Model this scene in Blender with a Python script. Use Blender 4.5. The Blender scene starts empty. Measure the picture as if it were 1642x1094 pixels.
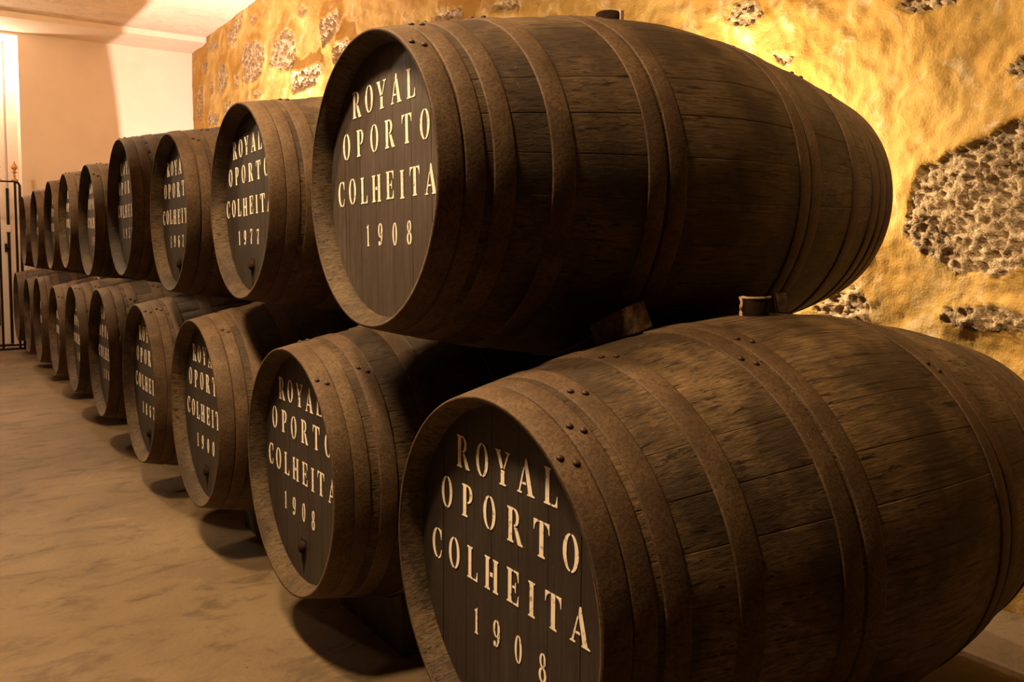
import bpy, bmesh, math, random
import numpy as np
from mathutils import Vector, Matrix

# ------------------------------------------------------------------ camera, world, lights, exposure
scene = bpy.context.scene
COL = scene.collection
ZF = 1.1                                   # camera height above the floor
XW, YE, ZC, ZS = 2.65, 10.6, 2.33 + ZF, 2.27 + ZF   # stone wall, end wall, ceiling, beam soffit

cd = bpy.data.cameras.new('camera')
cam = bpy.data.objects.new('camera', cd)
COL.objects.link(cam)
cd.sensor_width = 36.0
cd.lens = 1369.164 / 1642.0 * 36.0
cd.shift_y = -69.886 / 1642.0
cd.clip_start = 0.05
yaw, pit = 0.5990407, 0.0600257
rgt = Vector((math.cos(yaw), -math.sin(yaw), 0))
fwd = Vector((math.sin(yaw) * math.cos(pit), math.cos(yaw) * math.cos(pit), -math.sin(pit)))
upv = rgt.cross(fwd)
mw = Matrix.Identity(4)
for i in range(3):
    mw[i][0], mw[i][1], mw[i][2] = rgt[i], upv[i], -fwd[i]
mw[0][3], mw[1][3], mw[2][3] = 0, 0, ZF
cam.matrix_world = mw
scene.camera = cam

scene.view_settings.view_transform = 'Standard'
scene.view_settings.look = 'None'
scene.view_settings.gamma = 1
scene.view_settings.use_curve_mapping = False
scene.view_settings.exposure = 0.0

w = bpy.data.worlds.new('World')
scene.world = w
w.use_nodes = True
w.node_tree.nodes['Background'].inputs[0].default_value = (1, .62, .34, 1)
w.node_tree.nodes['Background'].inputs[1].default_value = 0.002


def lamp(kind, name, loc, energy, color, size=.1, target=None, **kw):
    d = bpy.data.lights.new(name, kind)
    d.energy = energy
    d.color = color
    if kind == 'AREA':
        d.size = size
    else:
        d.shadow_soft_size = size
    for k, v in kw.items():
        setattr(d, k, v)
    o = bpy.data.objects.new(name, d)
    COL.objects.link(o)
    o.location = loc
    if target is not None:
        o.rotation_euler = (Vector(target) - Vector(loc)).to_track_quat('-Z', 'Y').to_euler()
    return o


UP = (1.0, .76, .47)
for x, y, z, e, c in ((2.34, 2.35, .30, 82, UP), (2.32, 3.95, .30, 30, UP), (2.36, 7.1, .12, 680, (1.0, .78, .68))):
    lamp('POINT', 'wall_uplight', (x, y, z + ZF), e, c, .008)
for y, e, sz in ((1.55, 400, 76), (2.6, 420, 72), (5.7, 285, 82)):
    lamp('SPOT', 'aisle_ceiling_lamp', (-.2, y, ZC - .1), e, (1.0, .69, .38), .13, target=(1.0, y - .05, 0), spot_size=math.radians(sz), spot_blend=.45)
lamp('SPOT', 'wall_fill_light', (1.75, .75, ZC - .1), 135, UP, .02, target=(XW, 1.32, 1.55), spot_size=math.radians(64), spot_blend=.8)  # added spot out of view, brightens the near part of the stone wall
lamp('POINT', 'end_wall_fill_light', (-.75, 8.0, ZC - .45), 130, (1.0, .72, .45), .1)  # added point light out of view, lifts the end wall and ceiling
lamp('POINT', 'doorway_lamp', (.35, 10.85, 2.0 + ZF), 60, (1.0, .8, .62), .06)


# ------------------------------------------------------------------ node helpers
def new_mat(name):
    m = bpy.data.materials.new(name)
    m.use_nodes = True
    nt = m.node_tree
    b = nt.nodes['Principled BSDF']
    return m, nt, b


class NT:
    def __init__(self, nt):
        self.nt = nt

    def n(self, t, **kw):
        nd = self.nt.nodes.new(t)
        for k, v in kw.items():
            if k.startswith('_'):
                setattr(nd, k[1:], v)
        return nd

    def link(self, a, b):
        self.nt.links.new(a, b)

    def val(self, sock, v):
        if hasattr(v, 'is_linked') or isinstance(v, bpy.types.NodeSocket):
            self.link(v, sock)
        else:
            sock.default_value = v

    def math(self, op, a, b=0.0, c=0.0):
        nd = self.nt.nodes.new('ShaderNodeMath')
        nd.operation = op
        for i, v in enumerate((a, b, c)):
            self.val(nd.inputs[i], v)
        return nd.outputs[0]

    def noise(self, vec, scale, detail=4, rough=.55, dist=0.0):
        nd = self.nt.nodes.new('ShaderNodeTexNoise')
        self.link(vec, nd.inputs['Vector'])
        nd.inputs['Scale'].default_value = scale
        nd.inputs['Detail'].default_value = detail
        nd.inputs['Roughness'].default_value = rough
        nd.inputs['Distortion'].default_value = dist
        return nd.outputs['Fac']

    def mapping(self, vec, scale, loc=(0, 0, 0)):
        nd = self.nt.nodes.new('ShaderNodeMapping')
        self.link(vec, nd.inputs['Vector'])
        nd.inputs['Scale'].default_value = scale
        self.val(nd.inputs['Location'], loc)
        return nd.outputs[0]

    def ramp(self, fac, stops):
        nd = self.nt.nodes.new('ShaderNodeValToRGB')
        self.link(fac, nd.inputs[0])
        el = nd.color_ramp.elements
        while len(el) < len(stops):
            el.new(.5)
        for e, (p, c) in zip(el, stops):
            e.position = p
            e.color = (c, c, c, 1) if isinstance(c, (int, float)) else (*c, 1)
        return nd.outputs[0]

    def mix(self, fac, a, b, blend='MIX'):
        nd = self.nt.nodes.new('ShaderNodeMix')
        nd.data_type = 'RGBA'
        nd.blend_type = blend
        self.val(nd.inputs[0], fac)
        self.val(nd.inputs[6], a if not isinstance(a, tuple) else (*a, 1))
        self.val(nd.inputs[7], b if not isinstance(b, tuple) else (*b, 1))
        return nd.outputs[2]

    def bump(self, height, strength, dist, bsdf):
        nd = self.nt.nodes.new('ShaderNodeBump')
        self.link(height, nd.inputs['Height'])
        nd.inputs['Strength'].default_value = strength
        nd.inputs['Distance'].default_value = dist
        self.link(nd.outputs[0], bsdf.inputs['Normal'])

    def coords(self, rnd=True):
        tc = self.nt.nodes.new('ShaderNodeTexCoord').outputs['Object']
        if not rnd:
            return tc, None
        oi = self.nt.nodes.new('ShaderNodeObjectInfo').outputs['Random']
        add = self.nt.nodes.new('ShaderNodeVectorMath')
        add.operation = 'ADD'
        self.link(tc, add.inputs[0])
        s = self.math('MULTIPLY', oi, 37.0)
        cb = self.nt.nodes.new('ShaderNodeCombineXYZ')
        for i in range(3):
            self.link(s, cb.inputs[i])
        self.link(cb.outputs[0], add.inputs[1])
        return add.outputs[0], oi


def mat_staves(name='old_stained_oak_staves', t=1.0):
    m, nt, b = new_mat(name)
    N = NT(nt)
    v, oi = N.coords()
    raw = nt.nodes.new('ShaderNodeTexCoord').outputs['Object']
    sx = nt.nodes.new('ShaderNodeSeparateXYZ')
    N.link(raw, sx.inputs[0])
    ang = N.math('ARCTAN2', sx.outputs[2], sx.outputs[1])
    idx = N.math('FLOOR', N.math('ADD', N.math('MULTIPLY', ang, 28 / (2 * math.pi)), .5))
    wn = nt.nodes.new('ShaderNodeTexWhiteNoise')
    wn.noise_dimensions = '2D'
    cb = nt.nodes.new('ShaderNodeCombineXYZ')
    N.link(idx, cb.inputs[0])
    N.link(oi, cb.inputs[1])
    N.link(cb.outputs[0], wn.inputs['Vector'])
    grain = N.noise(N.mapping(v, (3.6, 62, 62)), 2.6, 7, .7, .5)
    fine = N.noise(N.mapping(v, (3.2, 95, 95)), 1.1, 5, .72, .3)
    blot = N.noise(v, 5.0, 5, .6)
    speck = N.noise(v, 55, 3, .8)
    c = N.mix(N.ramp(grain, [(.3, 0.0), (.66, 1.0)]), (.036, .0215, .0095), (.165 * t, .103 * t, .047 * t))
    c = N.mix(N.math('MULTIPLY', wn.outputs['Value'], .28), c, (.05, .03, .015))
    c = N.mix(N.ramp(fine, [(.575, 0.0), (.62, .92)]), c, (.010, .006, .0035))
    c = N.mix(N.ramp(blot, [(.42, 0.75), (.6, 0.0)]), c, (.02, .0105, .006))
    flake = N.math('MULTIPLY', N.ramp(N.noise(v, 7, 2, .5), [(.58, 0), (.7, 1)]), N.ramp(speck, [(.66, 0.0), (.7, 1.0)]))
    c = N.mix(N.math('MULTIPLY', flake, .7), c, (.33, .19, .09))
    N.link(c, b.inputs['Base Color'])
    b.inputs['Roughness'].default_value = .62
    b.inputs['Specular IOR Level'].default_value = .25
    h = N.math('ADD', N.math('MULTIPLY', grain, .9), N.math('MULTIPLY', fine, .5))
    N.bump(h, .75, .004, b)
    return m


def mat_hoop():
    m, nt, b = new_mat('rusted_iron_hoop')
    N = NT(nt)
    v, oi = N.coords()
    a = N.noise(v, 9, 6, .65)
    f = N.noise(v, 150, 4, .7)
    c = N.mix(N.ramp(a, [(.35, 0.0), (.66, 1.0)]), (.064, .037, .0165), (.14, .085, .040))
    c = N.mix(N.ramp(f, [(.40, .7), (.56, 0.0)]), c, (.05, .023, .011))
    chips = N.math('MULTIPLY', N.ramp(N.noise(v, 80, 3, .7), [(.70, 0.0), (.73, 1.0)]), N.ramp(N.noise(v, 6, 2), [(.52, 0), (.62, 1)]))
    c = N.mix(N.math('MULTIPLY', chips, .8), c, (.45, .28, .15))
    N.link(c, b.inputs['Base Color'])
    b.inputs['Roughness'].default_value = .7
    b.inputs['Metallic'].default_value = .1
    b.inputs['Specular IOR Level'].default_value = .3
    N.bump(N.math('ADD', f, N.math('MULTIPLY', a, .8)), .5, .002, b)
    return m


def mat_head(name, tone):
    m, nt, b = new_mat(name)
    N = NT(nt)
    v, oi = N.coords()
    raw = nt.nodes.new('ShaderNodeTexCoord').outputs['Object']
    sx = nt.nodes.new('ShaderNodeSeparateXYZ')
    N.link(raw, sx.inputs[0])
    grain = N.noise(N.mapping(v, (30, 60, 3.0)), 1.5, 6, .65, .5)
    blot = N.noise(v, 6, 5, .65)
    speck = N.noise(v, 120, 3, .7)
    t = tone
    c = N.mix(N.ramp(grain, [(.3, 0.0), (.7, 1.0)]), (.026 * t, .018 * t, .014 * t), (.060 * t, .045 * t, .036 * t))
    c = N.mix(N.ramp(blot, [(.42, .6), (.6, 0.0)]), c, (.028 * t, .0185 * t, .013 * t))
    c = N.mix(N.ramp(speck, [(.69, 0.0), (.74, .35)]), c, (.22, .15, .1))
    N.link(c, b.inputs['Base Color'])
    b.inputs['Roughness'].default_value = .55
    b.inputs['Specular IOR Level'].default_value = .35
    N.bump(grain, .4, .002, b)
    return m


def mat_paint():
    m, nt, b = new_mat('worn_cream_stencil_paint')
    N = NT(nt)
    v, oi = N.coords()
    wear = N.noise(v, 95, 4, .7)
    big = N.noise(N.mapping(v, (20, 55, 12)), 1.0, 3, .6)
    f = N.math('ADD', N.math('MULTIPLY', wear, .75), N.math('MULTIPLY', big, .25))
    c = N.mix(N.ramp(f, [(.36, 0.0), (.46, 1.0)]), (.30, .20, .13), (.93, .80, .64))
    N.link(c, b.inputs['Base Color'])
    b.inputs['Roughness'].default_value = .85
    return m


def mat_simple(name, c0, c1, scale=20, rough=.8, bump=.3, metal=0.0, dist=.003):
    m, nt, b = new_mat(name)
    N = NT(nt)
    v, oi = N.coords()
    f = N.noise(v, scale, 5, .6)
    c = N.mix(N.ramp(f, [(.35, 0.0), (.65, 1.0)]), c0, c1)
    N.link(c, b.inputs['Base Color'])
    b.inputs['Roughness'].default_value = rough
    b.inputs['Metallic'].default_value = metal
    if bump:
        N.bump(f, bump, dist, b)
    return m


def mat_wall():
    m, nt, b = new_mat('ochre_plaster_with_granite')
    N = NT(nt)
    v, _ = N.coords(False)
    at = nt.nodes.new('ShaderNodeAttribute')
    at.attribute_name = 'stone'
    st = at.outputs['Fac']
    big = N.noise(v, 1.7, 6, .62, .4)
    mid = N.noise(v, 7, 6, .68, .8)
    fin = N.noise(v, 110, 4, .65)
    c = N.mix(N.ramp(big, [(.36, 0.0), (.62, 1.0)]), (.50, .28, .062), (.66, .43, .135))
    c = N.mix(N.ramp(mid, [(.54, 0.0), (.72, .75)]), c, (.82, .68, .44))
    c = N.mix(N.ramp(mid, [(.30, .6), (.42, 0.0)]), c, (.36, .19, .05))
    g1 = N.noise(v, 38, 5, .75)
    g2 = N.noise(v, 130, 3, .7)
    gs = N.mix(N.ramp(g1, [(.38, 0.0), (.62, 1.0)]), (.34, .22, .11), (.88, .66, .40))
    gs = N.mix(N.ramp(g2, [(.36, .5), (.50, 0.0)]), gs, (.10, .065, .035))
    c = N.mix(N.ramp(st, [(.35, 0.0), (.65, 1.0)]), c, gs)
    N.link(c, b.inputs['Base Color'])
    b.inputs['Roughness'].default_value = .92
    b.inputs['Specular IOR Level'].default_value = .15
    h = N.math('ADD', N.math('MULTIPLY', fin, .5), N.math('MULTIPLY', mid, 1.2))
    h = N.math('ADD', h, N.math('MULTIPLY', N.math('MULTIPLY', g1, st), 2.5))
    N.bump(h, .9, .006, b)
    return m


def mat_floor():
    m, nt, b = new_mat('worn_screed_floor')
    N = NT(nt)
    v, _ = N.coords(False)
    big = N.noise(v, 1.3, 6, .6, .5)
    st = N.noise(N.mapping(v, (1.0, 1.7, 1)), 4.2, 10, .76, .45)
    fin = N.noise(v, 70, 4, .7)
    pit = N.noise(v, 42, 2, .5)
    c = N.mix(N.ramp(big, [(.35, 0.0), (.65, 1.0)]), (.15, .099, .052), (.21, .146, .080))
    c = N.mix(N.ramp(st, [(.38, .8), (.49, 0.0)]), c, (.085, .055, .03))
    c = N.mix(N.ramp(st, [(.58, 0.0), (.72, .55)]), c, (.36, .26, .155))
    c = N.mix(N.ramp(pit, [(.735, 0.0), (.76, .9)]), c, (.05, .03, .02))
    N.link(c, b.inputs['Base Color'])
    b.inputs['Roughness'].default_value = .6
    b.inputs['Specular IOR Level'].default_value = .3
    h = N.math('ADD', N.math('MULTIPLY', st, 1.5), N.math('MULTIPLY', fin, .4))
    N.bump(h, .8, .006, b)
    return m


def mat_ceiling():
    m, nt, b = new_mat('boarded_concrete_ceiling')
    N = NT(nt)
    v, _ = N.coords(False)
    br = nt.nodes.new('ShaderNodeTexBrick')
    N.link(v, br.inputs['Vector'])
    br.inputs['Scale'].default_value = 1.0
    br.inputs['Brick Width'].default_value = .3
    br.inputs['Row Height'].default_value = .2
    br.inputs['Mortar Size'].default_value = .006
    br.inputs['Mortar Smooth'].default_value = .6
    br.inputs['Color1'].default_value = (.74, .60, .46, 1)
    br.inputs['Color2'].default_value = (.68, .54, .41, 1)
    br.inputs['Mortar'].default_value = (.80, .67, .54, 1)
    f = N.noise(v, 9, 6, .7, .6)
    c = N.mix(N.ramp(f, [(.38, .55), (.5, 0.0)]), br.outputs['Color'], (.56, .42, .29))
    N.link(c, b.inputs['Base Color'])
    b.inputs['Roughness'].default_value = .9
    N.bump(N.math('ADD', f, N.math('MULTIPLY', br.outputs['Fac'], .5)), .6, .012, b)
    return m


M_STAVE = mat_staves()
M_STAVE_PALE = mat_staves('paler_oak_staves', 1.5)  # lighter grain tone, used on the nearest lower cask
M_HOOP = mat_hoop()
M_HEAD = mat_head('dark_painted_head_boards', .8)
M_HEAD2 = mat_head('greyed_head_boards', 1.8)
M_PAINT = mat_paint()
M_RIVET = mat_simple('dark_iron_rivet', (.03, .016, .009), (.08, .042, .02), 60, .6, .2, .3)
M_BUNG = mat_simple('dark_bung_wood', (.014, .007, .0035), (.036, .018, .009), 30, .95)
M_BUNG.node_tree.nodes['Principled BSDF'].inputs['Specular IOR Level'].default_value = .1
M_WAX = mat_simple('pale_wax', (.62, .40, .28), (.78, .56, .42), 30, .6)
M_WEDGE = mat_simple('rough_oak_wedge', (.03, .017, .008), (.2, .11, .045), 40, .85, .6)
M_BLOCK = mat_simple('dark_support_timber', (.02, .011, .006), (.05, .03, .017), 20, .85, .5)
M_WALL = mat_wall()
M_FLOOR = mat_floor()
M_CEIL = mat_ceiling()
M_WHITE = mat_simple('cream_limewash', (.76, .61, .47), (.80, .65, .51), 3, .85, .12)
M_DOOR = mat_simple('white_door_paint', (.74, .62, .52), (.80, .68, .58), 5, .5, .05)
M_IRON = mat_simple('black_wrought_iron', (.012, .008, .006), (.03, .02, .014), 40, .5, .2, .6)
M_GOLD = mat_simple('gilded_iron', (.40, .17, .04), (.62, .31, .08), 60, .4, .2, .5)
M_DARK_PANEL = mat_simple('dark_outside_tone', (.02, .03, .035), (.03, .04, .045), 3, .15, 0)  # dark tone for the outside glimpsed past the door leaf


# ------------------------------------------------------------------ object helpers
def mesh_obj(name, verts, faces, mat, parent=None, smooth=False, loc=(0, 0, 0)):
    me = bpy.data.meshes.new(name)
    me.from_pydata([tuple(p) for p in verts], [], faces)
    me.update()
    if mat:
        me.materials.append(mat)
    if smooth:
        me.polygons.foreach_set('use_smooth', [True] * len(me.polygons))
    o = bpy.data.objects.new(name, me)
    COL.objects.link(o)
    o.parent = parent
    o.location = loc
    return o


def bm_obj(name, bm, mat, parent=None, smooth=False, loc=(0, 0, 0)):
    me = bpy.data.meshes.new(name)
    bm.normal_update()
    bm.to_mesh(me)
    bm.free()
    if mat:
        me.materials.append(mat)
    if smooth:
        me.polygons.foreach_set('use_smooth', [True] * len(me.polygons))
    o = bpy.data.objects.new(name, me)
    COL.objects.link(o)
    o.parent = parent
    o.location = loc
    return o


def add_box(bm, x0, x1, y0, y1, z0, z1, bev=0.0):
    r = bmesh.ops.create_cube(bm, size=1)
    for v in r['verts']:
        v.co = Vector(((x0 + x1) / 2 + v.co.x * (x1 - x0), (y0 + y1) / 2 + v.co.y * (y1 - y0), (z0 + z1) / 2 + v.co.z * (z1 - z0)))
    if bev:
        es = list({e for v in r['verts'] for e in v.link_edges})
        bmesh.ops.bevel(bm, geom=es, offset=bev, segments=2, affect='EDGES', profile=.5)


def box_obj(name, dims, mat, parent=None, bev=0.0):
    bm = bmesh.new()
    add_box(bm, *dims, bev)
    return bm_obj(name, bm, mat, parent)


def lathe(name, prof, mat, parent=None, seg=16, loc=(0, 0, 0), smooth=True):
    """prof: (radius, z)"""
    verts, faces = [], []
    for r, z in prof:
        for i in range(seg):
            a = 2 * math.pi * i / seg
            verts.append((r * math.cos(a), r * math.sin(a), z))
    for k in range(len(prof) - 1):
        for i in range(seg):
            j = (i + 1) % seg
            faces.append((k * seg + i, k * seg + j, (k + 1) * seg + j, (k + 1) * seg + i))
    faces.append(tuple(range(seg))[::-1])
    faces.append(tuple((len(prof) - 1) * seg + i for i in range(seg)))
    return mesh_obj(name, verts, faces, mat, parent, smooth, loc)


def tag(o, label=None, cat=None, group=None, kind=None):
    if label:
        o['label'] = label
    if cat:
        o['category'] = cat
    if group:
        o['group'] = group
    if kind:
        o['kind'] = kind
    return o


def empty(name, loc):
    o = bpy.data.objects.new(name, None)
    o.empty_display_size = .1
    COL.objects.link(o)
    o.location = loc
    return o


# ------------------------------------------------------------------ setting
def grid_noise(y, z, scale, seed):
    rs = np.random.RandomState(seed)
    T = rs.rand(256, 256)
    a, b = y * scale + 40, z * scale + 40
    i, j = np.floor(a).astype(int), np.floor(b).astype(int)
    u, v = a - i, b - j
    u, v = u * u * (3 - 2 * u), v * v * (3 - 2 * v)
    g = lambda p, q: T[p % 256, q % 256]
    return (g(i, j) * (1 - u) + g(i + 1, j) * u) * (1 - v) + (g(i, j + 1) * (1 - u) + g(i + 1, j + 1) * u) * v


def fbm(y, z, scale, seed, octv=4, rough=.5):
    s, amp, tot = 0, 1, 0
    for k in range(octv):
        s = s + amp * (grid_noise(y, z, scale * 2.03 ** k, seed + k) - .5)
        tot += amp
        amp *= rough
    return s / tot


def cells(y, z, scale, seed):
    rs = np.random.RandomState(seed)
    A, B = rs.rand(256, 256), rs.rand(256, 256)
    a, b = y * scale + 40, z * scale + 40
    i, j = np.floor(a).astype(int), np.floor(b).astype(int)
    best = np.full(a.shape, 9.0)
    sec = np.full(a.shape, 9.0)
    for di in (-1, 0, 1):
        for dj in (-1, 0, 1):
            p, q = i + di, j + dj
            d = np.hypot(p + A[p % 256, q % 256] - a, q + B[p % 256, q % 256] - b)
            sec = np.minimum(sec, np.maximum(best, d))
            best = np.minimum(best, d)
    return best, sec


STONES = [
    [(1.601, 1.147), (1.574, 1.272), (1.528, 1.353), (1.439, 1.391), (1.345, 1.425), (1.236, 1.472), (1.138, 1.442), (1.098, 1.213), (1.141, 1.055), (1.294, 1.016), (1.427, 1.012), (1.509, 1.06)] ,
    [(1.461, 0.896), (1.394, 0.902), (1.28, 0.915), (1.216, 0.904), (1.118, 0.879), (1.117, 0.834), (1.214, 0.842), (1.269, 0.837), (1.392, 0.852), (1.454, 0.865)] ,
    [(2.367, 2.006), (2.327, 2.05), (2.265, 2.058), (2.207, 2.028), (2.197, 1.979), (2.251, 1.948), (2.325, 1.973)] ,
    [(2.171, 1.836), (2.07, 1.801), (2.04, 1.791), (2.055, 1.758), (2.118, 1.792)] ,
    [(1.95, 0.861), (1.77, 0.962), (1.725, 0.912), (1.733, 0.841), (1.831, 0.851)] ,
    [(1.648, 1.878), (1.597, 1.906), (1.424, 1.866), (1.453, 1.842), (1.553, 1.845)] ,
    [(1.307, 1.621), (1.242, 1.644), (1.145, 1.62), (1.159, 1.576), (1.243, 1.591)] ,
    [(8.668, 3.004), (8.622, 3.081), (8.401, 3.075), (8.136, 3.047), (7.94, 2.952), (7.927, 2.858), (8.043, 2.716), (8.25, 2.69), (8.664, 2.731)] ,
    [(7.79, 2.799), (7.716, 2.898), (7.545, 2.986), (7.29, 2.978), (7.185, 2.903), (7.146, 2.769), (7.183, 2.617), (7.56, 2.67), (7.792, 2.754)] ,
    [(6.566, 2.858), (6.424, 2.876), (6.225, 2.899), (6.204, 2.791), (6.304, 2.717), (6.547, 2.667)] ,
    [(6.31, 2.537), (6.282, 2.637), (6.044, 2.638), (6.0, 2.574), (6.262, 2.49)] ,
    [(7.185, 2.565), (6.891, 2.558), (6.563, 2.562), (6.567, 2.474), (6.897, 2.415), (7.159, 2.454)] ,
    [(9.521, 2.958), (9.396, 3.03), (9.211, 3.011), (9.128, 2.894), (9.136, 2.779), (9.324, 2.716), (9.511, 2.756)] ,
    [(8.932, 2.849), (8.779, 2.887), (8.79, 2.713), (8.91, 2.719)] ,
    [(9.838, 2.914), (9.687, 2.904), (9.696, 2.783), (9.799, 2.757)] ,
    [(9.146, 3.284), (8.919, 3.364), (8.623, 3.387), (8.649, 3.295), (8.843, 3.211), (9.11, 3.161)] ,
    [(8.366, 3.343), (8.124, 3.249), (8.183, 3.203), (8.313, 3.248)] ,
    [(9.921, 3.3), (9.764, 3.339), (9.447, 3.304), (9.5, 3.235), (9.772, 3.245)] ,
    [(10.143, 3.173), (9.907, 3.146), (9.969, 3.032), (10.097, 3.081)] ,
    [(10.324, 2.975), (10.112, 2.9), (10.112, 2.562), (10.417, 2.541)] ,
    [(9.879, 2.519), (9.773, 2.575), (9.481, 2.511), (9.585, 2.416), (9.859, 2.447)] ,
    [(9.286, 2.592), (9.103, 2.606), (8.843, 2.557), (8.473, 2.543), (8.475, 2.495), (9.294, 2.488)] ,
    [(8.334, 2.56), (8.088, 2.571), (8.036, 2.523), (8.203, 2.511)] ,
    [(7.088, 3.072), (6.984, 3.1), (6.887, 3.037), (6.988, 3.013)] ,
    [(6.57, 2.88), (6.217, 2.901), (6.253, 2.741), (6.511, 2.669)] ,
    [(4.771, 2.498), (4.67, 2.534), (4.367, 2.495), (4.35, 2.423)] ,
    [(6.319, 2.632), (6.016, 2.634), (6.077, 2.54), (6.272, 2.515)] ,
    [(7.232, 2.588), (6.581, 2.556), (6.654, 2.404), (7.24, 2.412)] ,
    [(4.108, 2.41), (3.963, 2.438), (3.81, 2.424), (3.81, 2.361)] ,
]


def stone_sd(y, z, poly):
    """signed distance (negative inside)"""
    P = np.array(poly)
    d = np.full(y.shape, 1e9)
    ins = np.zeros(y.shape, bool)
    n = len(P)
    for k in range(n):
        a, b = P[k], P[(k + 1) % n]
        ex, ez = b - a
        wy, wz = y - a[0], z - a[1]
        t = np.clip((wy * ex + wz * ez) / (ex * ex + ez * ez), 0, 1)
        d = np.minimum(d, np.hypot(wy - ex * t, wz - ez * t))
        c = ((a[1] > z) != (b[1] > z))
        with np.errstate(divide='ignore', invalid='ignore'):
            xi = a[0] + (z - a[1]) * ex / (ez if abs(ez) > 1e-9 else 1e-9)
        ins ^= c & (y < xi)
    return np.where(ins, -d, d)


def build_wall():
    ys = np.concatenate([np.arange(-1.2, .7, .04), np.arange(.7, 3.3, .009), np.arange(3.3, 5, .016), np.arange(5, YE + .001, .024)])
    zs = np.concatenate([np.arange(0, .7, .04), np.arange(.7, 2.0, .009), np.arange(2.0, ZC + .08, .018)])
    Y, Z = np.meshgrid(ys, zs, indexing='ij')
    h = .08 * fbm(Y, Z, 1.6, 3, 4) + .045 * fbm(Y, Z, 5, 11, 4, .6) + .012 * fbm(Y, Z, 24, 23, 3, .6)
    h = h * (1 - .45 * np.clip((Y - 3.4) / 2, 0, 1))
    stone = np.zeros(Y.shape)
    wob = .035 * fbm(Y, Z, 14, 51, 3, .6)
    c1, c2 = cells(Y + .03 * fbm(Y, Z, 20, 61, 2), Z + .03 * fbm(Y, Z, 20, 67, 2), 34, 5)
    pits = np.clip((c2 - c1) * 2.2, 0, 1)
    rough = fbm(Y, Z, 30, 71, 4, .65)
    for p in STONES:
        sy = max(q[0] for q in p) - min(q[0] for q in p)
        sd = stone_sd(Y, Z, p) + wob * min(1.0, sy / .25)
        mk = np.clip(.5 - sd / .02, 0, 1)
        lip = np.exp(-(np.clip(sd, -.02, 9) / .05) ** 2) * .012
        h = np.where(sd > 0, h + lip, h)
        rec = h * .5 + .012 + .03 * rough - .017 * pits + .004 * (mk - 1)
        h = h * (1 - mk) + rec * mk
        stone = np.maximum(stone, mk)
    X = XW - h
    ny, nz = Y.shape
    verts = np.stack([X, Y, Z], -1).reshape(-1, 3)
    ii, jj = np.meshgrid(np.arange(ny - 1), np.arange(nz - 1), indexing='ij')
    a = (ii * nz + jj).ravel()
    faces = np.stack([a, a + 1, a + nz + 1, a + nz], 1)
    me = bpy.data.meshes.new('wall_right')
    me.vertices.add(len(verts))
    me.vertices.foreach_set('co', verts.ravel())
    me.loops.add(faces.size)
    me.loops.foreach_set('vertex_index', faces.ravel().astype(np.int32))
    me.polygons.add(len(faces))
    me.polygons.foreach_set('loop_start', np.arange(0, faces.size, 4, dtype=np.int32))
    me.polygons.foreach_set('loop_total', np.full(len(faces), 4, dtype=np.int32))
    me.update(calc_edges=True)
    me.validate()
    at = me.attributes.new('stone', 'FLOAT', 'POINT')
    at.data.foreach_set('value', stone.ravel().astype(np.float32))
    me.polygons.foreach_set('use_smooth', [True] * len(faces))
    me.materials.append(M_WALL)
    o = bpy.data.objects.new('wall_right', me)
    COL.objects.link(o)
    tag(o, 'ochre plastered rubble wall with bare granite stones behind the casks', 'wall', kind='structure')


build_wall()

o = box_obj('floor', (-3.5, XW + .3, -2.5, 12.0, -.15, 0), M_FLOOR)
tag(o, 'worn brown screed floor of the cellar aisle', 'floor', kind='structure')
o = box_obj('ceiling', (-3.5, XW + .3, -2.5, YE + .3, ZC, ZC + .2), M_CEIL)
tag(o, 'board marked cream ceiling above the casks', 'ceiling', kind='structure')
o = box_obj('trim_1', (-3.5, XW + .05, 9.95, YE + .02, ZS, ZC + .05), M_WHITE)
tag(o, 'shallow cream beam under the ceiling along the end wall', 'beam', kind='structure')
DX = .86                                    # right jamb of the doorway
bm = bmesh.new()
add_box(bm, DX, XW + .3, YE, YE + .45, 0, ZC + .1)
add_box(bm, -3.5, -.45, YE, YE + .45, 0, ZC + .1)
add_box(bm, -.45, DX, YE, YE + .45, ZS - .03, ZC + .1)
o = bm_obj('wall_end', bm, M_WHITE)
tag(o, 'smooth cream end wall beyond the last casks', 'wall', kind='structure')
# doorway: closed double leaf at the back of the reveal
door = empty('door_1', (0, 11.0, 0))
tag(door, 'white double door in the recess behind the iron gate', 'door', kind='structure')
dz = ZS - .03
box_obj('door_frame', (.755, DX, -.02, .05, 0, dz), M_DOOR, door, .004)
leaf = box_obj('door_leaf', (.20, .752, .0, .045, .01, dz), M_DOOR, door, .004)
box_obj('stile', (.655, .735, -.018, .0, .01, dz), M_DOOR, leaf, .004)
box_obj('dark_panel', (.26, .64, -.006, .0, .22, 1.05), M_DARK_PANEL, leaf)  # dark panel put in for the dim outside beyond the leaf
leaf2 = box_obj('door_leaf', (-.45, .19, .0, .045, .01, dz), M_DOOR, door, .004)
bm = bmesh.new()
add_box(bm, .728, .756, -.034, -.002, .02, 1.26, .003)
add_box(bm, .728, .756, -.034, -.002, 1.33, 1.74, .003)
bo = bm_obj('leaf_gap_strip', bm, M_IRON, door)  # dark bar put in for the shaded gap beside the leaf
tag(bo, 'dark strip standing for the gap beside the door leaf')
box_obj('crosspiece', (.715, .765, -.04, -.003, 1.255, 1.335), M_DOOR, bo, .003)  # white piece crossing the dark gap strip
bm = bmesh.new()
add_box(bm, .70, .722, -.05, -.02, 1.04, 1.13, .003)
add_box(bm, .71, .75, -.055, -.02, 1.075, 1.095, .003)
bm_obj('latch', bm, M_IRON, door)


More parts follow.
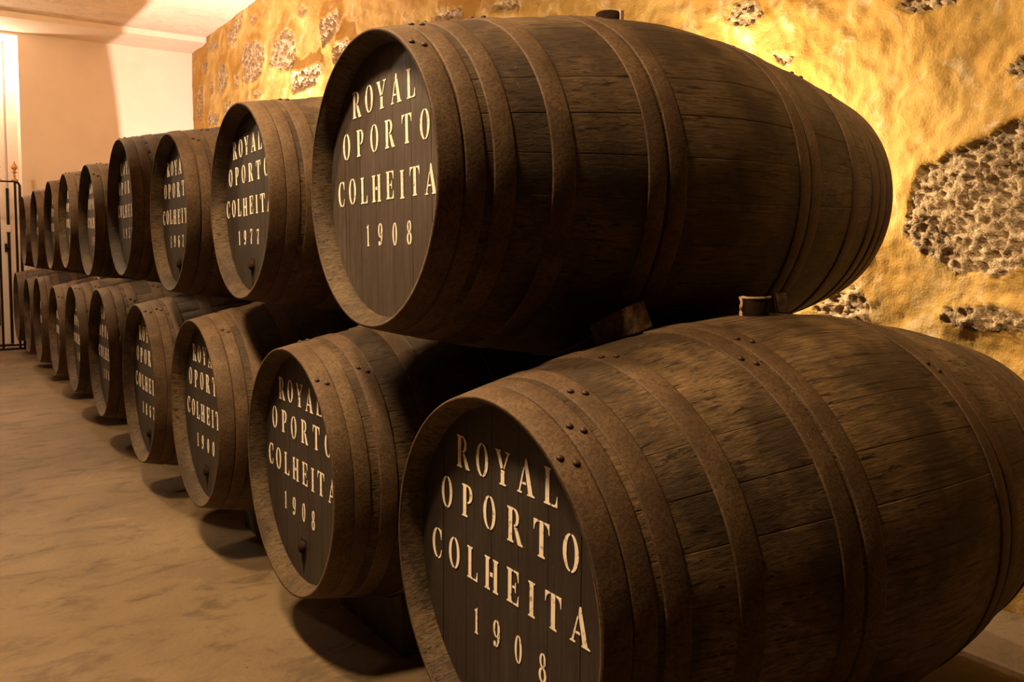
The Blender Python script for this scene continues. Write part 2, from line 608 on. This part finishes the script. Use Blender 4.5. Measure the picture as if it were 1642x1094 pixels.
# ------------------------------------------------------------------ wrought iron gate
def gate():
    g = empty('iron_gate', (.81, 10.3, 0))
    tag(g, 'black wrought iron gate with gilded spear finials before the bright doorway', 'gate')
    top = .67 + ZF
    box_obj('stile', (-.012, .012, -.012, .012, .01, top - .03), M_IRON, g, .002)
    # curled top of the stile meeting the rail
    bm = bmesh.new()
    for k in range(6):
        a0, a1 = math.radians(15 * k), math.radians(15 * (k + 1))
        x0, z0 = -.05 + .05 * math.cos(a0), top - .05 + .05 * math.sin(a0)
        x1, z1 = -.05 + .05 * math.cos(a1), top - .05 + .05 * math.sin(a1)
        add_box(bm, min(x0, x1) - .006, max(x0, x1) + .006, -.008, .008, min(z0, z1) - .004, max(z0, z1) + .006)
    bm_obj('scroll', bm, M_IRON, g)
    box_obj('rail', (-.92, -.02, -.010, .010, top - .008, top + .008), M_IRON, g, .002)
    box_obj('rail', (-.92, .012, -.010, .010, .055, .073), M_IRON, g, .002)
    box_obj('rail', (-.92, .012, -.010, .010, .012, .034), M_IRON, g, .002)
    for k in range(6):
        x = -.042 - .152 * k
        b = box_obj('bar', (x - .011, x + .011, -.011, .011, .03, top), M_IRON, g, .002)
        prof = [(.030, 0), (.034, .012), (.026, .026), (.012, .032), (.009, .055), (.014, .062), (.014, .07), (.008, .078), (.010, .095),
                (.028, .10), (.028, .106), (.011, .112), (.012, .125), (.030, .150), (.026, .165), (.012, .195), (.002, .225)]
        f = lathe('finial', prof, M_GOLD, g, 12, (x, 0, top + .002))
        f.scale = (1, .6, .92)
        tag(f, 'gilded spear finial')


gate()

# ------------------------------------------------------------------ stencil glyphs (polygons in a unit-height box)
def ell(cx, cy, rx, ry, a0, a1, n=14):
    return [(cx + rx * math.cos(math.radians(a0 + (a1 - a0) * i / n)), cy + ry * math.sin(math.radians(a0 + (a1 - a0) * i / n))) for i in range(n + 1)]


def cres(cx, cy, rx, ry, ix, iy, a0, a1, icx=None):
    """crescent between an outer and an inner ellipse"""
    return ell(cx, cy, rx, ry, a0, a1) + ell(cx if icx is None else icx, cy, ix, iy, a1, a0)


def stem(x0, x1, s=.07):
    return [(x0 - s, 0), (x1 + s, 0), (x1 + s, .035), (x1, .07), (x1, .93), (x1 + s, .965), (x1 + s, 1), (x0 - s, 1), (x0 - s, .965), (x0, .93), (x0, .07), (x0 - s, .035)]


G = {}
G['O'] = (.72, [cres(.36, .5, .36, .51, .19, .47, 97, 263), cres(.36, .5, .36, .51, .19, .47, 277, 443)])
G['0'] = (.56, [cres(.28, .5, .27, .51, .11, .46, 97, 263), cres(.28, .5, .27, .51, .11, .46, 277, 443)])
G['R'] = (.80, [stem(.08, .28), cres(.36, .74, .28, .26, .13, .21, -88, 88),
                [(.38, .46), (.55, .46), (.78, .06), (.84, .035), (.84, 0), (.60, 0), (.56, .05)]])
G['P'] = (.70, [stem(.08, .28), cres(.36, .72, .30, .28, .14, .23, -90, 88)])
G['Y'] = (.80, [[(-.02, 1), (.28, 1), (.28, .965), (.24, .95), (.40, .56), (.40, .50), (.29, .46), (.04, .95), (-.02, .965)],
                [(.54, 1), (.80, 1), (.80, .965), (.73, .94), (.49, .47), (.45, .52), (.66, .95), (.54, .965)],
                [(.30, .43), (.50, .43), (.50, .06), (.58, .035), (.58, 0), (.22, 0), (.22, .035), (.30, .06)]])
G['A'] = (.84, [[(.38, 1.02), (.46, 1.02), (.76, .06), (.86, .035), (.86, 0), (.48, 0), (.48, .035), (.54, .06), (.34, .82)],
                [(.29, .76), (.33, .72), (.12, .06), (.20, .035), (.20, 0), (-.04, 0), (-.04, .035), (.04, .06)],
                [(.20, .27), (.42, .27), (.41, .33), (.22, .33)]])
G['L'] = (.66, [stem(.08, .27), [(.38, 0), (.66, 0), (.66, .30), (.63, .30), (.58, .12), (.52, .05), (.38, .045)]])
G['T'] = (.78, [[(.28, 0), (.50, 0), (.50, .0), (.56, 0), (.56, .035), (.49, .07), (.49, 1), (.29, 1), (.29, .07), (.22, .035), (.22, 0)],
                [(.0, 1), (.25, 1), (.25, .955), (.14, .93), (.06, .84), (.03, .70), (0, .70)],
                [(.53, 1), (.78, 1), (.78, .70), (.75, .70), (.72, .84), (.64, .93), (.53, .955)]])
G['C'] = (.68, [cres(.38, .5, .38, .51, .20, .46, 97, 263),
                [(.42, 1.01), (.50, .99), (.58, .94), (.62, 1.0), (.65, 1.0), (.65, .66), (.62, .66), (.57, .84), (.50, .93), (.42, .965)],
                [(.42, -.01), (.54, .02), (.62, .12), (.66, .30), (.63, .31), (.58, .17), (.51, .08), (.42, .035)]])
G['H'] = (.84, [stem(.08, .27, .06), stem(.57, .76, .06), [(.34, .44), (.50, .44), (.50, .56), (.34, .56)]])
G['E'] = (.68, [stem(.08, .27), [(.38, 0), (.66, 0), (.66, .30), (.63, .30), (.58, .12), (.52, .05), (.38, .045)],
                [(.38, 1), (.66, 1), (.66, .70), (.63, .70), (.58, .88), (.52, .95), (.38, .955)],
                [(.32, .47), (.44, .48), (.48, .36), (.51, .36), (.51, .66), (.48, .66), (.44, .53), (.32, .54)]])
G['I'] = (.38, [stem(.09, .29)])
G['1'] = (.40, [[(.12, 0), (.36, 0), (.36, .035), (.31, .07), (.31, 1), (.27, 1), (.06, .88), (.06, .84), (.15, .86), (.15, .07), (.08, .035), (.08, 0)]])
G['9'] = (.56, [cres(.27, .68, .27, .33, .11, .28, 97, 263), cres(.27, .68, .28, .33, .10, .28, 277, 443),
                [(.36, .36), (.53, .62), (.55, .50), (.50, .25), (.38, .06), (.24, -.01), (.24, .03), (.33, .14), (.36, .25)],
                ell(.13, .10, .10, .10, 0, 345)])
G['6'] = (.56, [[(1 - x - .44, 1 - y) for x, y in q] for q in G['9'][1]])
G['8'] = (.56, [cres(.28, .75, .22, .26, .08, .21, 97, 263), cres(.28, .75, .22, .26, .08, .21, 277, 443),
                cres(.28, .25, .27, .27, .11, .21, 97, 263), cres(.28, .25, .27, .27, .11, .21, 277, 443)])
G['7'] = (.54, [[(.02, 1), (.54, 1), (.54, .92), (.34, .40), (.34, 0), (.14, 0), (.14, .30), (.44, .90), (.12, .90), (.06, .76), (.02, .76)]])
G['5'] = (.54, [[(.07, 1), (.50, 1), (.48, .87), (.12, .87), (.12, .60), (.07, .52)], cres(.24, .33, .29, .33, .11, .27, -90, 110), ell(.13, .10, .10, .10, 0, 345)])
G['3'] = (.54, [cres(.24, .75, .26, .26, .10, .21, -85, 115), cres(.24, .26, .29, .27, .11, .21, -100, 85), ell(.11, .10, .09, .09, 0, 345), ell(.11, .88, .08, .08, 0, 345)])


def lettering(lines, parent, x, rot, oy=0.0, oz=0.0, mat=M_PAINT):
    """lines: (text, yl, yr, baseline, cap height): y runs from left (+) to right (-) seen from the aisle"""
    bm = bmesh.new()
    cr, sr = math.cos(rot), math.sin(rot)
    rng = random.Random(len(lines[0][0]) + int(rot * 1e4))
    for text, yl, yr, base, cap in lines:
        W = abs(yl - yr)
        nat = sum(G[c][0] for c in text)
        wsc = .92 if len(text) > 4 else .80         # condensed letters
        gap = (W - nat * cap * wsc) / (len(text) - 1)
        u = 0
        for c in text:
            jx, jz = rng.uniform(-.002, .002), rng.uniform(-.002, .002)
            for poly in G[c][1]:
                pts = []
                for px, pz in poly:
                    a = yl - (u + px * cap * wsc) + jx
                    b = base + pz * cap + jz
                    pts.append((a * cr - b * sr + oy, a * sr + b * cr + oz))
                vs = [bm.verts.new((x, a, b)) for a, b in pts]
                try:
                    f = bm.faces.new(vs)
                except ValueError:
                    continue
            u += G[c][0] * cap * wsc + gap
    bmesh.ops.remove_doubles(bm, verts=bm.verts, dist=1e-6)
    bmesh.ops.triangulate(bm, faces=bm.faces[:])
    r = bmesh.ops.extrude_face_region(bm, geom=bm.faces[:])
    for v in r['geom']:
        if isinstance(v, bmesh.types.BMVert):
            v.co.x -= .0006
    bmesh.ops.recalc_face_normals(bm, faces=bm.faces[:])
    return bm_obj('lettering', bm, mat, parent)


# ------------------------------------------------------------------ casks
LEN = 1.5
POW = 1.6
NST = 28


def rad(x, R, Rb):
    return R + (Rb - R) * (1 - abs(2 * x / LEN - 1) ** POW)


def revolve(name, prof, mat, parent, angs, grooves=None, closed=False, smooth=True, groove_from=0, groove_to=999):
    """prof: (x, r); angs: angles; grooves: radial offset for each angle"""
    verts, faces = [], []
    n = len(angs)
    for x, r in prof:
        for k, a in enumerate(angs):
            q = r + (grooves[k] if grooves and groove_from <= len(verts) // n < groove_to else 0)
            verts.append((x, q * math.cos(a), q * math.sin(a)))
    m = len(prof)
    for p in range(m if closed else m - 1):
        p2 = (p + 1) % m
        for k in range(n):
            k2 = (k + 1) % n
            faces.append((p * n + k, p * n + k2, p2 * n + k2, p2 * n + k))
    return mesh_obj(name, verts, faces, mat, parent, smooth)


HOOPS = [(0.000, .049), (.0525, .092), (.108, .152), (.234, .284), (.455, .500), (.506, .552)]
RIV = None


def rivet(parent, x, r, a):
    global RIV
    if RIV is None:
        o = lathe('rivet', [(.0065, -.002), (.0065, .002), (.0045, .0038), (.0018, .0046)], M_RIVET, None, 8)
        RIV = o.data
        bpy.data.objects.remove(o)
    o = bpy.data.objects.new('rivet', RIV)
    COL.objects.link(o)
    o.parent = parent
    o.location = (x, r * math.cos(a), r * math.sin(a))
    o.rotation_euler = Vector((0, math.cos(a), math.sin(a))).to_track_quat('Z', 'Y').to_euler()
    return o


def cask(loc, R, Rb, year, label, group, near, rot=0.0, oy=0., oz=0., bung=False, tap=False, head=None, seed=0, extra=None):
    rng = random.Random(seed)
    c = empty('wine_cask', loc)
    tag(c, label, 'barrel', group)
    # --- staves: one body, grooves between the staves
    angs, gro = [], []
    da = 2 * math.pi / NST
    for s in range(NST):
        lift = rng.uniform(-.0004, .0004)
        c0 = s * da - da / 2
        pts = ((0.0, -.0012), (.008, -.0001), (.03, 0), (.25, .0), (.5, .0), (.75, .0), (.97, 0), (.992, -.0001)) if near else ((0.0, -.002), (.03, 0), (.35, 0), (.65, 0), (.97, 0))
        for t, g in pts:
            angs.append(c0 + da * t)
            gro.append(g + (lift if t > 0 else 0))
    nx = 36 if near else 18
    CH, TH = .046, .020
    prof = [(CH + .02, R - TH), (CH, R - TH), (CH - .006, R - TH + .0005), (.0015, R - .005), (0.0, R - .001)]
    prof += [(LEN * k / nx, rad(LEN * k / nx, R, Rb)) for k in range(nx + 1)]
    prof += [(LEN - .003, R - .006), (LEN - .014, R - TH + .001), (LEN - CH, R - TH), (LEN - CH - .02, R - TH)]
    revolve('staves', prof, M_STAVE_PALE if seed == 200 else M_STAVE, c, angs, gro, groove_from=5, groove_to=5 + nx + 1)
    # --- heads, made of boards
    hm = head or M_HEAD
    HR = R - TH + .001
    for xf, sgn in ((CH, 1), (LEN - CH, -1)):
        bm = bmesh.new()
        nb = 7
        ed = [-HR + 2 * HR * k / nb for k in range(nb + 1)]
        cr, sr = math.cos(rot), math.sin(rot)
        for k in range(nb):
            y0, y1 = ed[k] + .0007, ed[k + 1] - .0007
            ys = [y0 + (y1 - y0) * i / 10 for i in range(11)]
            zz = [math.sqrt(max(HR * HR - y * y, 1e-6)) for y in ys]
            ring = list(zip(ys, zz)) + [(y, -z) for y, z in reversed(list(zip(ys, zz)))]
            dx = rng.uniform(0, .0006)
            v0 = [bm.verts.new((xf + sgn * dx, y * cr - z * sr, y * sr + z * cr)) for y, z in ring]
            v1 = [bm.verts.new((xf + sgn * .018, y * cr - z * sr, y * sr + z * cr)) for y, z in ring]
            bm.faces.new(v0)
            bm.faces.new(v1[::-1])
            n = len(ring)
            for i in range(n):
                bm.faces.new((v0[i], v0[(i + 1) % n], v1[(i + 1) % n], v1[i]))
        bmesh.ops.recalc_face_normals(bm, faces=bm.faces[:])
        h = bm_obj('head', bm, hm, c)
        if sgn < 0:
            break
        S = HR / .303
        dyr = 0 if near and seed % 100 == 0 else .028
        lay = [('ROYAL', .163 * S, -.153 * S, .163 * S, .062 * S), ('OPORTO', .222 * S, -.212 * S, .070 * S, .062 * S),
               ('COLHEITA', .258 * S, -.240 * S, -.042 * S, .061 * S), (year, (.098 + dyr) * S, (-.128 + dyr) * S, -.143 * S, .050 * S)]
        for ln in lay:
            le = lettering([ln], h, xf - .0003, rot, oy, oz)
            tag(le, 'cream stencilled ' + ('year' if ln[0].isdigit() else 'lettering'))
        if tap:
            # plugged tap hole near the foot of the head
            p = lathe('tap_plug', [(.017, -.004), (.017, .006), (.013, .012), (.004, .014)], M_BUNG, h, 12)
            p.rotation_euler = (0, -math.pi / 2, 0)
            p.location = (xf, .0, -HR * .70)
            tag(p, 'dark wooden plug in the tap hole')
            st = mesh_obj('stain', [(xf - .0004, a, b - HR * .70) for a, b in
                                    [(-.02, .02), (.02, .022), (.024, -.01), (.014, -.05), (.004, -.074), (-.006, -.05), (-.02, -.015)]][::-1],
                          [tuple(range(7))], M_BUNG, h)
            tag(st, 'dark run mark below the plug')
    # --- hoops
    sc = 1 + rng.uniform(-.04, .04)
    seg = 112 if near else 56
    ha = [2 * math.pi * k / seg for k in range(seg)]
    for side in (0, 1):
        for hi, (a, b) in enumerate(HOOPS):
            a, b = a * sc, b * sc
            if hi:
                j = rng.uniform(-.004, .004)
                a, b = a + j, b + j
            if side:
                a, b = LEN - b, LEN - a
            t = .0032
            xs = [a, a + .003, (a + b) / 2, b - .003, b]
            out = [(x, rad(x, R, Rb) + t + (.0 if 0 < i < 4 else -.001)) for i, x in enumerate(xs)]
            inn = [(x, rad(x, R, Rb) - .0045) for x in (b, (a + b) / 2, a)]
            hp = revolve('hoop', out + inn, M_HOOP, c, ha, None, True)
            hp.data.polygons.foreach_set('use_smooth', [True] * len(hp.data.polygons))
            if side and not near:
                continue
            am = math.radians(90 + rng.uniform(-38, 40))
            w = b - a
            for q in (.3, .7):
                x = a + w * q
                rivet(hp, x, rad(x, R, Rb) + t, am + (q - .5) * .13)
    if bung:
        bx = bung[0]
        zt = rad(bx, R, Rb)
        b = lathe('bung', [(.030, -.012), (.032, .0), (.034, .036), (.030, .040)], M_BUNG, c, 20, (bx, bung[1], zt - .003))
        if bung[2] == 'tall':
            b.scale = (1, .8, 1.05)
            bm = bmesh.new()
            # run of pale wax over the aisle side of the rim
            for k in range(31):
                th = math.radians(128 + 6 * k)
                p = Vector((.033 * math.cos(th), .033 * math.sin(th), 0))
                add_box(bm, p.x - .0022, p.x + .0022, p.y - .0022, p.y + .0022, .0385, .0425)
            for k in range(12):
                th = math.radians(146 - 9 * math.sin(k * .62))
                q = .0355 - .00025 * (12 - k) * .4
                p = Vector((q * math.cos(th), q * math.sin(th), 0))
                w_ = .0042 + .0008 * math.sin(k * 1.3)
                add_box(bm, p.x - w_, p.x + w_, p.y - w_, p.y + w_, .0035 * k - .001, .0035 * k + .0032)
            wx = bm_obj('wax', bm, M_WAX, b)
            tag(wx, 'pale wax drip over the bung rim')
        else:
            b.scale = (1, 1, .85)
            bm = bmesh.new()
            add_box(bm, .010, .022, -.0365, -.030, .002, .042, .001)
            wx = bm_obj('wax', bm, M_WAX, b)
            tag(wx, 'pale wax streak on the bung')
    return c


UPPER = [  # x, y, z (above camera height), head radius, bilge radius
    (.803, 1.750, .144, .323, .441), (.800, 2.691, .138, .301, .385), (.786, 3.575, .131, .308, .393), (.773, 4.521, .186, .327, .445),
    (.763, 5.499, .149, .318, .380), (.763, 6.477, .168, .314, .426), (.771, 7.425, .158, .333, .433), (.756, 8.368, .144, .327, .407), (.754, 9.382, .145, .325, .442)]
LOWER = [
    (.796, 1.259, -.596, .327, .444), (.774, 2.211, -.604, .328, .431), (.754, 3.109, -.590, .327, .446), (.747, 4.040, -.608, .347, .455),
    (.745, 5.080, -.580, .343, .452), (.732, 6.000, -.585, .330, .450), (.731, 6.948, -.606, .313, .450), (.718, 7.910, -.600, .340, .450),
    (.721, 8.843, -.627, .331, .450), (.716, 9.927, -.608, .337, .450)]
YU = ['1908', '1977', '1967', '1955', '1950', '1938', '1937', '1935', '1933']
YL = ['1908', '1908', '1900', '1867', '1868', '1865', '1863', '1880', '1880', '1880']
RU = [-.020, -.030, -.005, .0, .0, .0, 0, 0, 0]
RL = [.012, .010, .0, .0, 0, 0, 0, 0, 0, 0]
OYU = [0, .030, .030, .03, 0, 0, 0, 0, 0]
OYL = [0, .012, 0, 0, 0, 0, 0, 0, 0, 0]
LU = ['large dark wine cask stencilled 1908 in the upper tier, nearest the viewer, greyed head boards',
      'wine cask with smeared stencil in the upper tier, just behind the front 1908 cask',
      'dark wine cask stencilled 1967 in the upper tier, third from the viewer',
      'dark wine cask stencilled 1955 in the upper tier, just beyond the 1967 cask',
      'fifth wine cask from the viewer in the upper tier, grey slanting head',
      'sixth wine cask from the viewer in the upper tier, narrow pale slanting head',
      'third from last wine cask at the far end of the upper tier',
      'second from last wine cask at the far end of the upper tier',
      'last and farthest wine cask of the upper tier, against the bright doorway']
LL = ['largest foreground wine cask stencilled 1908 in the lower tier, cut off by the frame',
      'second wine cask from the viewer in the lower tier, stencilled 1908, with tap plug',
      'dark wine cask stencilled 1900 in the lower tier, third from the viewer',
      'dark wine cask in the lower tier just beyond the 1900 cask, fourth from the viewer',
      'fifth wine cask from the viewer in the lower tier, head seen at a steep slant',
      'sixth wine cask from the viewer in the lower tier, dusty brown hoops',
      'seventh wine cask from the viewer in the lower tier, head a thin sliver',
      'third from last wine cask at the far end of the lower tier',
      'second from last wine cask of the lower tier, beside the foot of the gate',
      'last and farthest wine cask of the lower tier, overlapping the iron gate']
for i, (x, y, z, R, Rb) in enumerate(UPPER):
    cask((x, y, z + ZF), R, Rb, YU[i], LU[i], 'wine casks in the upper tier', i < 3, RU[i], OYU[i], 0, bung=(.70, 0, 'low') if i == 0 else False,
         tap=i in (1, 2), head=M_HEAD2 if i in (0, 4) else M_HEAD, seed=100 + i)
for i, (x, y, z, R, Rb) in enumerate(LOWER):
    cask((x, y, z + ZF), R, Rb, YL[i], LL[i], 'wine casks in the lower tier', i < 3, RL[i], OYL[i], 0, bung=(.722, 0, 'tall') if i == 0 else False,
         tap=i in (1, 2, 3), seed=200 + i)


# ------------------------------------------------------------------ wedges and supports
def wedge(loc, sx, sy, h0, h1, rz, label, seed):
    """chock tapering towards +y"""
    bm = bmesh.new()
    vs = [bm.verts.new(p) for p in ((-sx / 2, -sy / 2, 0), (sx / 2, -sy / 2, 0), (sx / 2, sy / 2, .0), (-sx / 2, sy / 2, .0),
                                    (-sx / 2, -sy / 2, h0), (sx / 2, -sy / 2, h0), (sx / 2, sy / 2, h1), (-sx / 2, sy / 2, h1))]
    for f in ((0, 3, 2, 1), (4, 5, 6, 7), (0, 1, 5, 4), (1, 2, 6, 5), (2, 3, 7, 6), (3, 0, 4, 7)):
        bm.faces.new([vs[k] for k in f])
    bmesh.ops.bevel(bm, geom=bm.edges[:], offset=.003, segments=2, affect='EDGES')
    bmesh.ops.subdivide_edges(bm, edges=bm.edges[:], cuts=2, use_grid_fill=True)
    rng = random.Random(seed)
    for v in bm.verts:
        v.co += Vector((rng.uniform(-1, 1), rng.uniform(-1, 1), rng.uniform(-1, 1))) * .0012
    o = bm_obj('wooden_wedge', bm, M_WEDGE, None, False, loc)
    o.rotation_euler = rz
    tag(o, label, 'wedge', 'wedges between the two tiers')
    return o


wedge((1.25, 1.395, ZF - .197), .066, .12, .062, .048, (math.radians(-17), math.radians(-12), math.radians(8)),
      'rough timber wedge jammed under the upper 1908 cask, left of the waxed bung', 3)
wedge((1.70, 1.375, ZF - .174), .048, .10, .052, .040, (math.radians(-14), math.radians(2), 0),
      'dark timber wedge under the upper 1908 cask, right behind the waxed bung', 4)

for i, (x, y, z, R, Rb) in enumerate(LOWER):
    x0, x1, hw = .24, .42, .20
    verts, faces = [], []
    n = 13
    for xx in (x0, x1):
        rr = min(rad(x0, R, Rb), rad(x1, R, Rb)) + (0 if xx == x0 else rad(x1, R, Rb) - rad(x0, R, Rb)) + .006
        for k in range(n):
            yy = -hw + 2 * hw * k / (n - 1)
            verts.append((xx, yy, max(z + ZF - math.sqrt(rr * rr - yy * yy), .02)))
        for k in range(n):
            yy = -hw * 1.06 + 2.12 * hw * k / (n - 1)
            verts.append((xx, yy, 0.0))
    for k in range(n - 1):
        faces.append((k, k + 1, 2 * n + k + 1, 2 * n + k))
        faces.append((k, n + k, n + k + 1, k + 1))
        faces.append((2 * n + k, 2 * n + k + 1, 3 * n + k + 1, 3 * n + k))
        faces.append((n + k, 3 * n + k, 3 * n + k + 1, n + k + 1))
    faces.append((0, 2 * n, 3 * n, n))
    faces.append((n - 1, 2 * n - 1, 4 * n - 1, 3 * n - 1))
    o = mesh_obj('support_block', verts, faces, M_BLOCK, None, False, (x, y, 0))
    names = ['nearest foreground', 'second', 'third', 'fourth', 'fifth', 'sixth', 'seventh', 'third from last', 'second from last', 'farthest']
    tag(o, 'dark timber cradle block on the floor under the %s lower cask' % names[i], 'support', 'cradle blocks under the lower casks')
